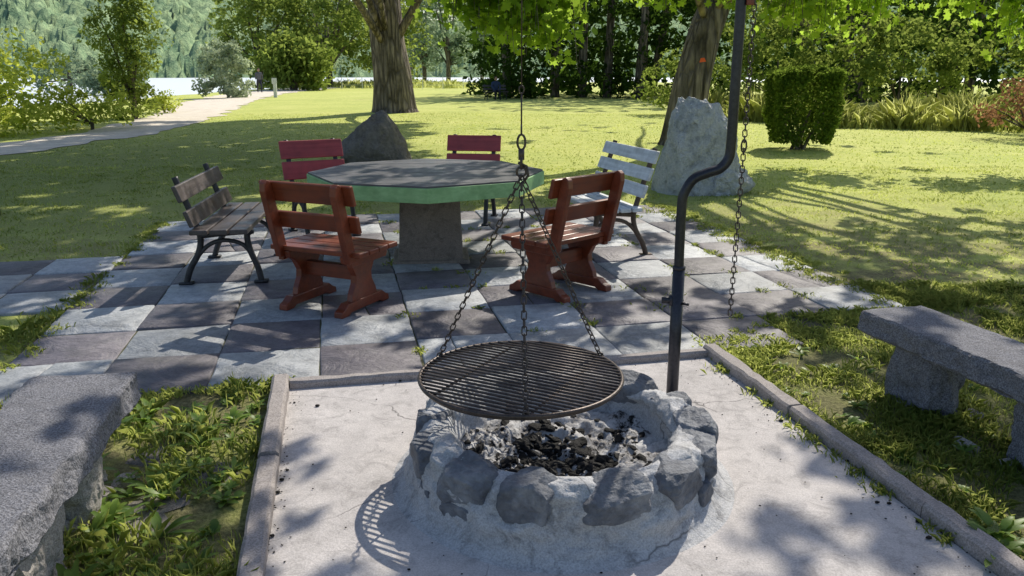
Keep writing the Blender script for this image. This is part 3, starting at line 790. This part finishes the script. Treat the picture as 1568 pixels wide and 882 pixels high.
mb=MB(); mb.add([(.0,0,0),(.14,0,.02),(.1,0,.1),(.02,0,.09)],[(0,1,2,3)]); ob=mb.obj('orange_paint_mark',[newmat('orange_paint')[0]],rt,loc=(4.0,17.8,1.78))
nt=ob.data.materials[0].node_tree; finish(nt,mixc(nt,noise(nt,coords(nt),20),(.7,.08,.02),(.9,.16,.05)),.6)
def blades(name,P,H,Wd,mat,parent=None,lean=.45,rnd=None,tone=0.):
    P=np.asarray(P,float); n=len(P); a=rng.random(n)*2*PI; d=np.stack([np.cos(a),np.sin(a),np.zeros(n)],1); s_=np.stack([-np.sin(a),np.cos(a),np.zeros(n)],1)
    H=np.broadcast_to(H,(n,)); Wd=np.broadcast_to(Wd,(n,)); l=lean*rng.random(n); up=np.array([0,0,1.])
    v0=P-s_*Wd[:,None]/2; v1=P+s_*Wd[:,None]/2; m_=P+up*(H*.6)[:,None]+d*(H*l*.35)[:,None]
    v2=m_+s_*Wd[:,None]*.38; v3=m_-s_*Wd[:,None]*.38; v4=P+up*(H*(1-.3*l))[:,None]+d*(H*l)[:,None]
    V=np.stack([v0,v1,v2,v4,v3],1).reshape(-1,3)
    if rnd is None:
        pn=np.array([nz(p[0]*.55,p[1]*.55,2)+.6*nz(p[0]*2.2,p[1]*2.2,6)-(.55*math.exp(-((p[0]+8)**2+(p[1]-13)**2)/60)) for p in P]); rnd=np.clip(.5+tone+.6*pn+.35*(rng.random(n)-.5),0,1)  # exp term darkens the left blades too, matching the turf's painted tree shade
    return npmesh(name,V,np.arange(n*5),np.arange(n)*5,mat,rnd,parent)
def hanging(par,C,n,size,mat,nm='hanging_foliage'):
    P=[]; mb=MB()
    for (x,y,z,rx,rz_) in C:
        for k in range(n):
            a=random.gauss(0,rx*.5); yy=random.gauss(0,rx*.4); s0=Vector((x+a*.6,y+yy,z+rz_*2.0)); e0=Vector((x+a,y+yy,z+random.uniform(-.2,1.2)*rz_))
            mb.tube([s0,s0.lerp(e0,.5)+Vector((random.gauss(0,.05),0,0)),e0],[.008,.006,.003],4)
            for q in range(20):
                f=q/20; p=s0.lerp(e0,f); P.append((p.x+random.gauss(0,.1),p.y+random.gauss(0,.1),p.z+random.gauss(0,.08)))
    leaves(nm,P,size*(.6+.7*rng.random(len(P))),mat,par,shape=MAP,flat=.1)
    mb.obj(nm+'_twigs',[M_bark],par)
hanging(rt,HANG,24,.15,M_bright)
hanging(rt,HANG2,22,.15,M_bright,'low_branch_foliage')

# ---------------------------------------------------------------- background vegetation
def bush(name,c,R,ncl,rcl,per,size,mat,low=-.6,trunk_r=.0):
    e=empty(name,(c[0],c[1],0))
    P,rn_,cs=crown((0,0,c[2]),R,ncl,rcl,per,low); g=gz(c[0],c[1]); P[:,2]=np.maximum(P[:,2],.02+(g if g<-.3 else 0))
    leaves('foliage',P,size*(.7+.6*rng.random(len(P))),mat,e,rnd=rn_,flat=.2)
    r=trunk_r or .05
    mb=MB(); mb.tube([(0,0,-.8+min(0,g)),(0.05,0,c[2]*.5),(0,0,c[2])],[r*1.2,r,r*.6],8)
    for q in cs[:7]: mb.tube([(0,0,c[2]*.3),(q[0]*.5,q[1]*.5,c[2]*.3+(q[2]-c[2]*.3)*.6),tuple(q)],[r*.5,r*.35,r*.12],5)
    mb.obj('trunk',[M_bark],e,smooth=True); return e
bush('lime_shrub',(-14.9,21.5,.8),(3.2,2,1.7),150,.5,45,.15,M_lime)
bush('lime_shrub',(-12.0,23.3,.5),(1.1,1.2,.7),45,.3,40,.12,M_lime)
bush('lime_shrub',(-18.5,26,1.3),(3.0,2.5,2.1),120,.6,42,.18,M_lime)
bush('riverside_tree',(-12.9,28,2.3),(.95,1.0,2.7),120,.38,50,.14,M_mid,trunk_r=.1,low=-.95)
bush('lime_shrub',(-14.0,33,.3),(.7,.8,.4),20,.25,36,.12,M_lime)
bush('silver_willow_shrub',(-17.6,51,1.5),(1.7,1.6,2.1),110,.36,46,.22,M_silver,low=-.8)
for (x,y,h,rx,mt) in ((-25.5,84,5.5,4.5,M_mid),(-18.5,84,6,5,M_mid),(-14.5,92,6,5,M_mid),(-22,95,8,6,M_far),(-19.0,72,2.2,3.2,M_mid)):
    bush('broadleaf_tree',(x,y,h),(rx,rx*.8,h),130,1.1,40,.45,mt,trunk_r=.3,low=-.85)
for (x,y,h,rx) in ((-64,120,2,6),(-54,112,.5,4)):
    bush('riverbank_tree',(x,y,h-.5),(rx,rx*.8,h+1),70,1.2,40,.55,M_far,trunk_r=.3,low=-.9)
for (x,y,h,rx) in ((-13.5,128,8,3),(-9.2,120,8,3.2),(-17,140,8,4),(-5,138,7,3)):
    bush('poplar_tree',(x,y,h),(rx,rx,h),90,1.1,36,.55,M_far,trunk_r=.3,low=-.9)
fe=empty('forest_edge')
P=[];Rn=[];SZ=[]
def mass(x0,x1,y0,y1,z0,z1,ncl,rcl,per,sz):
    cs=[];
    for _ in range(ncl):
        x=random.uniform(x0,x1); yy=random.uniform(y0,y1); z=z0+(z1-z0)*random.random()
        yy+=3*nz(x*.2,z*.3,2)+(z-3)*.12
        cs.append((x,yy,z))
    rs=[rcl*(.5+1.*random.random()) for _ in cs]
    p=clump_points(cs,rs,per); p[:,2]=np.maximum(p[:,2],.02); P.append(p); Rn.append(np.repeat(rng.random(ncl)*.65,per)+rng.random(ncl*per)*.35); SZ.append(np.full(len(p),sz))
mass(-2,14,49,54,.3,9,300,.9,32,.34)
mass(12,26,36,44,.3,9,300,.9,32,.3)
mass(-2.5,1,50,54,.3,7,50,.8,36,.3)
mass(24,42,30,40,.3,9,150,1.1,32,.38)
mass(-2,40,56,62,0,13,340,1.7,24,.7)
mass(5,40,46,52,8,14,100,1.6,24,.65)
leaves('foliage',np.concatenate(P),np.concatenate(SZ)*(.6+.8*rng.random(sum(map(len,P)))),M_forest,fe,rnd=np.concatenate(Rn),flat=.2)
mb=MB()
for k in range(26):
    x=random.uniform(-1,38); yy=random.uniform(50,56) if x<13 else random.uniform(40,46); mb.tube([(x,yy,-.1),(x+random.gauss(0,.3),yy,5),(x+random.gauss(0,.8),yy,12)],[.3,.24,.12],8)
mb.obj('trunks',[M_bark],fe)
bush('hazel_shrub',(10.2,32,2.),(2.4,1.5,2.2),100,.5,40,.19,M_mid)
bush('hazel_shrub',(6.6,31,1.0),(1.8,1.2,1.2),55,.4,38,.16,M_mid)
bush('hazel_shrub',(14.,30,1.8),(2.6,1.5,2.),100,.5,40,.19,M_mid)
bush('hazel_shrub',(18.5,27.5,1.9),(2.8,1.5,2.2),100,.55,40,.19,M_mid)
bush('rust_shrub',(12.6,20.0,.75),(1.1,.8,.8),34,.28,30,.11,M_redleaf)
bush('hazel_shrub',(14.6,21.5,1.2),(1.5,1.,1.3),60,.35,40,.13,M_mid)
P=[];H=[]
for _ in range(15000):
    x=random.uniform(6.5,19); q=random.random()**1.2; yy=23.5-.33*(x-9)+q*5
    if x<9 : yy+=2.5*(9-x)/2.5+2
    k=nz(x*.7,yy*.7)
    if k>-.3+.5*random.random()*(1-q): P.append((x,yy,-.02)); H.append((.3+.9*max(0,k+.3))*random.uniform(.5,1.2))
blades('tall_grass',P,np.array(H),.03,M_tall,lean=.8)
P=[];H=[]
for _ in range(6500):
    x=random.uniform(-26,-1); yy=random.uniform(80,98); k=nz(x*.4,yy*.3)
    if k>-.2: P.append((x,yy,-.02)); H.append((.3+.8*max(0,k+.2))*random.uniform(.5,1.3))
blades('tall_grass',P,np.array(H),.1,M_tall,lean=.8)
mb=MB()
for k in range(9): x=-16+k*1.9; mb.tube([(x,78,-.1),(x,78,1.15)],.035,6)
for z in (.35,.7,1.05): mb.tube([(-16,78,z),(-.8,78,z)],.012,4)
mb.obj('wire_fence',[M_white])

# ---------------------------------------------------------------- grass
def in_hard(x,y,mg=0.):
    a,b=AB(x,y)
    if A0-mg<a<A1+mg and B0-mg<b<B1+mg: return not (a>A0+8*TS and b<B0+TS)
    if -7.1<a<A0 and B0+3*TS-mg<b<B0+6*TS+mg: return True
    if PA0-.09-mg<a<PA1+.09+mg and PB0<b<PB1+.1: return True
    return False
def scatter(n,x0,x1,y0,y1,test=None):
    out=[]
    X=rng.uniform(x0,x1,n);Y=rng.uniform(y0,y1,n)
    for x,y in zip(X,Y):
        if in_hard(x,y): continue
        if abs(x)>.72*y+.6: continue
        if test and not test(x,y): continue
        out.append((x,y,gh(x,y)-.003))
    return out
P1=scatter(60000,1.2,4.2,2.0,6.,lambda x,y: nz(x*2.2,y*2.2)+.5*nz(x*7,y*7)>-.18+.4*(random.random()-.5))
P2=scatter(20000,-3.2,-.8,1.8,5.6,lambda x,y: nz(x*2.,y*2.,4)+.4*nz(x*8,y*8)>-.06+.4*(random.random()-.5))
P3=scatter(60000,-9,9,5,14,lambda x,y: nz(x*1.3,y*1.3,8)+.5*nz(x*5,y*5)>-.25+.5*(random.random()-.5))
P4=scatter(30000,-14,15,13,32,lambda x,y: not(abs(x-PPX(y))<1.2+.25*nz(x,y)))
gr=empty('lawn_grass')
def hs(P,lo,hi): return np.array([lo+(hi-lo)*min(1,max(0,.5+.8*nz(p[0]*3,p[1]*3,4)+.5*(random.random()-.5))) for p in P])
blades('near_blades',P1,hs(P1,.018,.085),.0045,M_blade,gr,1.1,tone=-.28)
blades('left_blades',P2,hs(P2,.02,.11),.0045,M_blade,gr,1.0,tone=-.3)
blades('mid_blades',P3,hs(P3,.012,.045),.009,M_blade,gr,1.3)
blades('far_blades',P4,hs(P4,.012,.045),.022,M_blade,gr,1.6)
P=[]
for _ in range(480):
    k=random.random()
    if k<.35: a,b=A1+random.gauss(-.03,.09),random.uniform(4.7,9.2)
    elif k<.5: a,b=A0+random.gauss(0,.05),random.uniform(4.1,9.2)
    elif k<.6: a,b=PA1+.1+abs(random.gauss(0,.03)),random.uniform(2,4.1)
    elif k<.72: a,b=random.uniform(2.1,3.9),B0+random.gauss(.1,.15)
    elif k<.8: a,b=random.uniform(-1.8,-.3),B0+random.gauss(0,.04)
    elif k<.83: a,b=PA1-.02,random.uniform(2.,4.)
    else: 
        a,b=A0+TS*random.randint(4,9),B0+random.uniform(0,5)
        if random.random()<.5: a,b=random.uniform(.5,3.8),B0+TS*random.randint(1,8)
    x,y=W(a,b); r=random.uniform(.01,.05)
    for q in range(30): P.append((x+random.gauss(0,r),y+random.gauss(0,r),.012))
blades('joint_grass',P,.012+.035*rng.random(len(P)),.005,M_blade,gr,1.2,tone=-.2)
def rosettes(name,C,mat=M_weed):
    V=[];L=[];st=[];rn=[]
    for (x,y,n,ln,wd) in C:
        for k in range(n):
            a=random.uniform(0,2*PI); l=ln*random.uniform(.6,1.2); up=random.uniform(.35,1.1); w=wd*random.uniform(.8,1.2); o=len(V); seg=6
            for i in range(seg+1):
                f=i/seg; r=l*f*math.cos(up*.9)*1.0; z=.005+l*(math.sin(up)*f-.55*f*f*math.sin(up))
                ww=w*math.sin(PI*min(1,f*.85+.12))**.8*(1+.25*((i%2)-.5))*(0.15 if i==seg else 1)
                cx,cy=x+r*math.cos(a),y+r*math.sin(a); tw=.25*w
                V+= [(cx-ww*math.sin(a),cy+ww*math.cos(a),z+tw*.6),(cx,cy,z),(cx+ww*math.sin(a),cy-ww*math.cos(a),z+tw*.6)]
            rr=random.random()
            for i in range(seg):
                for s_ in (0,1):
                    q=o+i*3+s_; st.append(len(L)); L+=[q,q+1,q+4,q+3]; rn.append(rr)
    return npmesh(name,V,L,st,mat,rn)
C=[]
for _ in range(150):
    a=random.uniform(-1.25,-.42); b=random.uniform(1.9,4.0)
    if nz(a*2.5,b*2.5,9)<-.12: continue
    C.append((*W(a,b),random.randint(4,9),random.uniform(.05,.11),random.uniform(.007,.015)))
for _ in range(16):
    a=random.uniform(-1.2,-.45); b=random.uniform(2,3.9); C.append((*W(a,b),10,.15,.013))
for _ in range(150):
    x,y=random.uniform(1.35,3.2),random.uniform(2.2,4.6)
    if in_hard(x,y): continue
    C.append((x,y,random.randint(4,8),random.uniform(.03,.08),random.uniform(.008,.014)))
C+= [(1.66,2.42,22,.17,.018),(1.72,2.52,14,.15,.016)]
rosettes('broadleaf_weeds',C)
mb=MB()
for k in range(8):
    a=random.uniform(-1.05,-.55); b=2.0+k*.2; x,y=W(a,b)
    rock('',(x,y,-.004),(.14,.11,.016),None,seed=k+70,sub=3,mb=mb,rz=random.random()*3,planes=12,cut=(.6,.8),rough=.1)
mb.obj('sunken_flagstones',[M_flag])

# ---------------------------------------------------------------- people (far away)
def mclr(n,c): 
    m,nt=newmat(n); finish(nt,mixc(nt,noise(nt,coords(nt),6,3),c,[x*.7 for x in c]),.8); return m
M_skin=mclr('skin',(.45,.27,.2)); M_hair=mclr('hair',(.05,.03,.02))
def figure(name,loc,rz,joints,edges,radii,head,shirt,pants,hipz):
    e=empty(name,loc,rz)
    me=bpy.data.meshes.new('body'); me.from_pydata(joints,edges,[]); o=bpy.data.objects.new('body',me); link(o,e)
    sk=o.modifiers.new('skin','SKIN'); 
    for i,r in enumerate(radii): me.skin_vertices[0].data[i].radius=(r,r)
    me.skin_vertices[0].data[0].use_root=True
    sb=o.modifiers.new('sub','SUBSURF'); sb.levels=2; sb.render_levels=2
    m,nt=newmat(name+'_clothes'); tc=N(nt,'ShaderNodeTexCoord'); sx=N(nt,'ShaderNodeSeparateXYZ'); nt.links.new(tc.outputs['Object'],sx.inputs[0])
    gt=N(nt,'ShaderNodeMath',operation='GREATER_THAN'); gt.inputs[1].default_value=hipz; nt.links.new(sx.outputs[2],gt.inputs[0])
    finish(nt,mixc(nt,gt.outputs[0],pants,shirt),.85); me.materials.append(m)
    for nm,c,s_,mt in (('head',head,(.085,.1,.125),M_skin),('hair',(head[0],head[1]+.02,head[2]+.03),(.095,.105,.115),M_hair),('nose',(head[0],head[1]-.1,head[2]-.01),(.018,.025,.025),M_skin)):
        rock(nm,c,s_,mt,seed=1,sub=3,parent=e,planes=0,rough=.02,smooth=True)
    return e
J=[(0,0,.95),(0,0,1.2),(0,0,1.42),(0,0,1.52),(.1,0,.9),(.12,-.15,.5),(.12,-.05,.08),(.12,-.18,.04),(-.1,0,.9),(-.12,.12,.5),(-.12,.32,.12),(-.12,.22,.04),(.2,0,1.4),(.26,.08,1.15),(.25,-.02,.9),(-.2,0,1.4),(-.26,-.06,1.15),(-.25,-.16,.95)]
E=[(0,1),(1,2),(2,3),(0,4),(4,5),(5,6),(6,7),(0,8),(8,9),(9,10),(10,11),(2,12),(12,13),(13,14),(2,15),(15,16),(16,17)]
Rr=[.15,.14,.14,.06,.1,.07,.05,.04,.1,.07,.05,.04,.065,.05,.035,.065,.05,.035]
figure('walking_person',(-18.9,62,.05),.4,J,E,Rr,(0,0,1.65),(.12,.12,.14),(.03,.03,.05),.95)
J=[(0,0,.5),(0,-.03,.75),(0,-.05,.98),(0,-.07,1.08),(.1,-.05,.5),(.13,-.45,.5),(.13,-.45,.1),(.13,-.58,.05),(-.1,-.05,.5),(-.13,-.45,.5),(-.13,-.42,.1),(-.13,-.56,.05),(.2,-.05,.96),(.25,-.12,.72),(.15,-.35,.6),(-.2,-.05,.96),(-.25,-.12,.72),(-.12,-.33,.6)]
figure('sitting_person',(-.95,47.5,0),.3,J,E,Rr,(0,-.09,1.2),(.03,.05,.12),(.02,.02,.03),.56)
iron_bench((-.95,47.7),(.3,-.95),1.4,M_greyw)

# ---------------------------------------------------------------- light, world, camera
sun=bpy.data.lights.new('sun','SUN'); sun.energy=5; sun.angle=math.radians(.45); sun.color=(1,.93,.8)
so=bpy.data.objects.new('sun',sun); so.rotation_euler=(-S).to_track_quat('-Z','Y').to_euler(); link(so)
w=bpy.data.worlds.new('World'); scene.world=w; w.use_nodes=True; nt=w.node_tree; nt.nodes.clear()
sk=N(nt,'ShaderNodeTexSky',sky_type='NISHITA'); sk.sun_disc=False; sk.sun_elevation=SEL; sk.sun_rotation=SAZ; sk.dust_density=1.5
bg=N(nt,'ShaderNodeBackground'); bg.inputs[1].default_value=.15; o=N(nt,'ShaderNodeOutputWorld')
nt.links.new(sk.outputs[0],bg.inputs[0]); nt.links.new(bg.outputs[0],o.inputs[0])
cam=bpy.data.cameras.new('camera'); cam.sensor_width=36; cam.lens=36*1230/1568; cam.clip_end=5000; cam.clip_start=.05
co=bpy.data.objects.new('camera',cam); co.location=(0,0,1.6); co.rotation_euler=(math.radians(90-15.1),0,0); link(co); scene.camera=co
scene.view_settings.view_transform='Standard'; scene.view_settings.look='None'; scene.view_settings.exposure=0
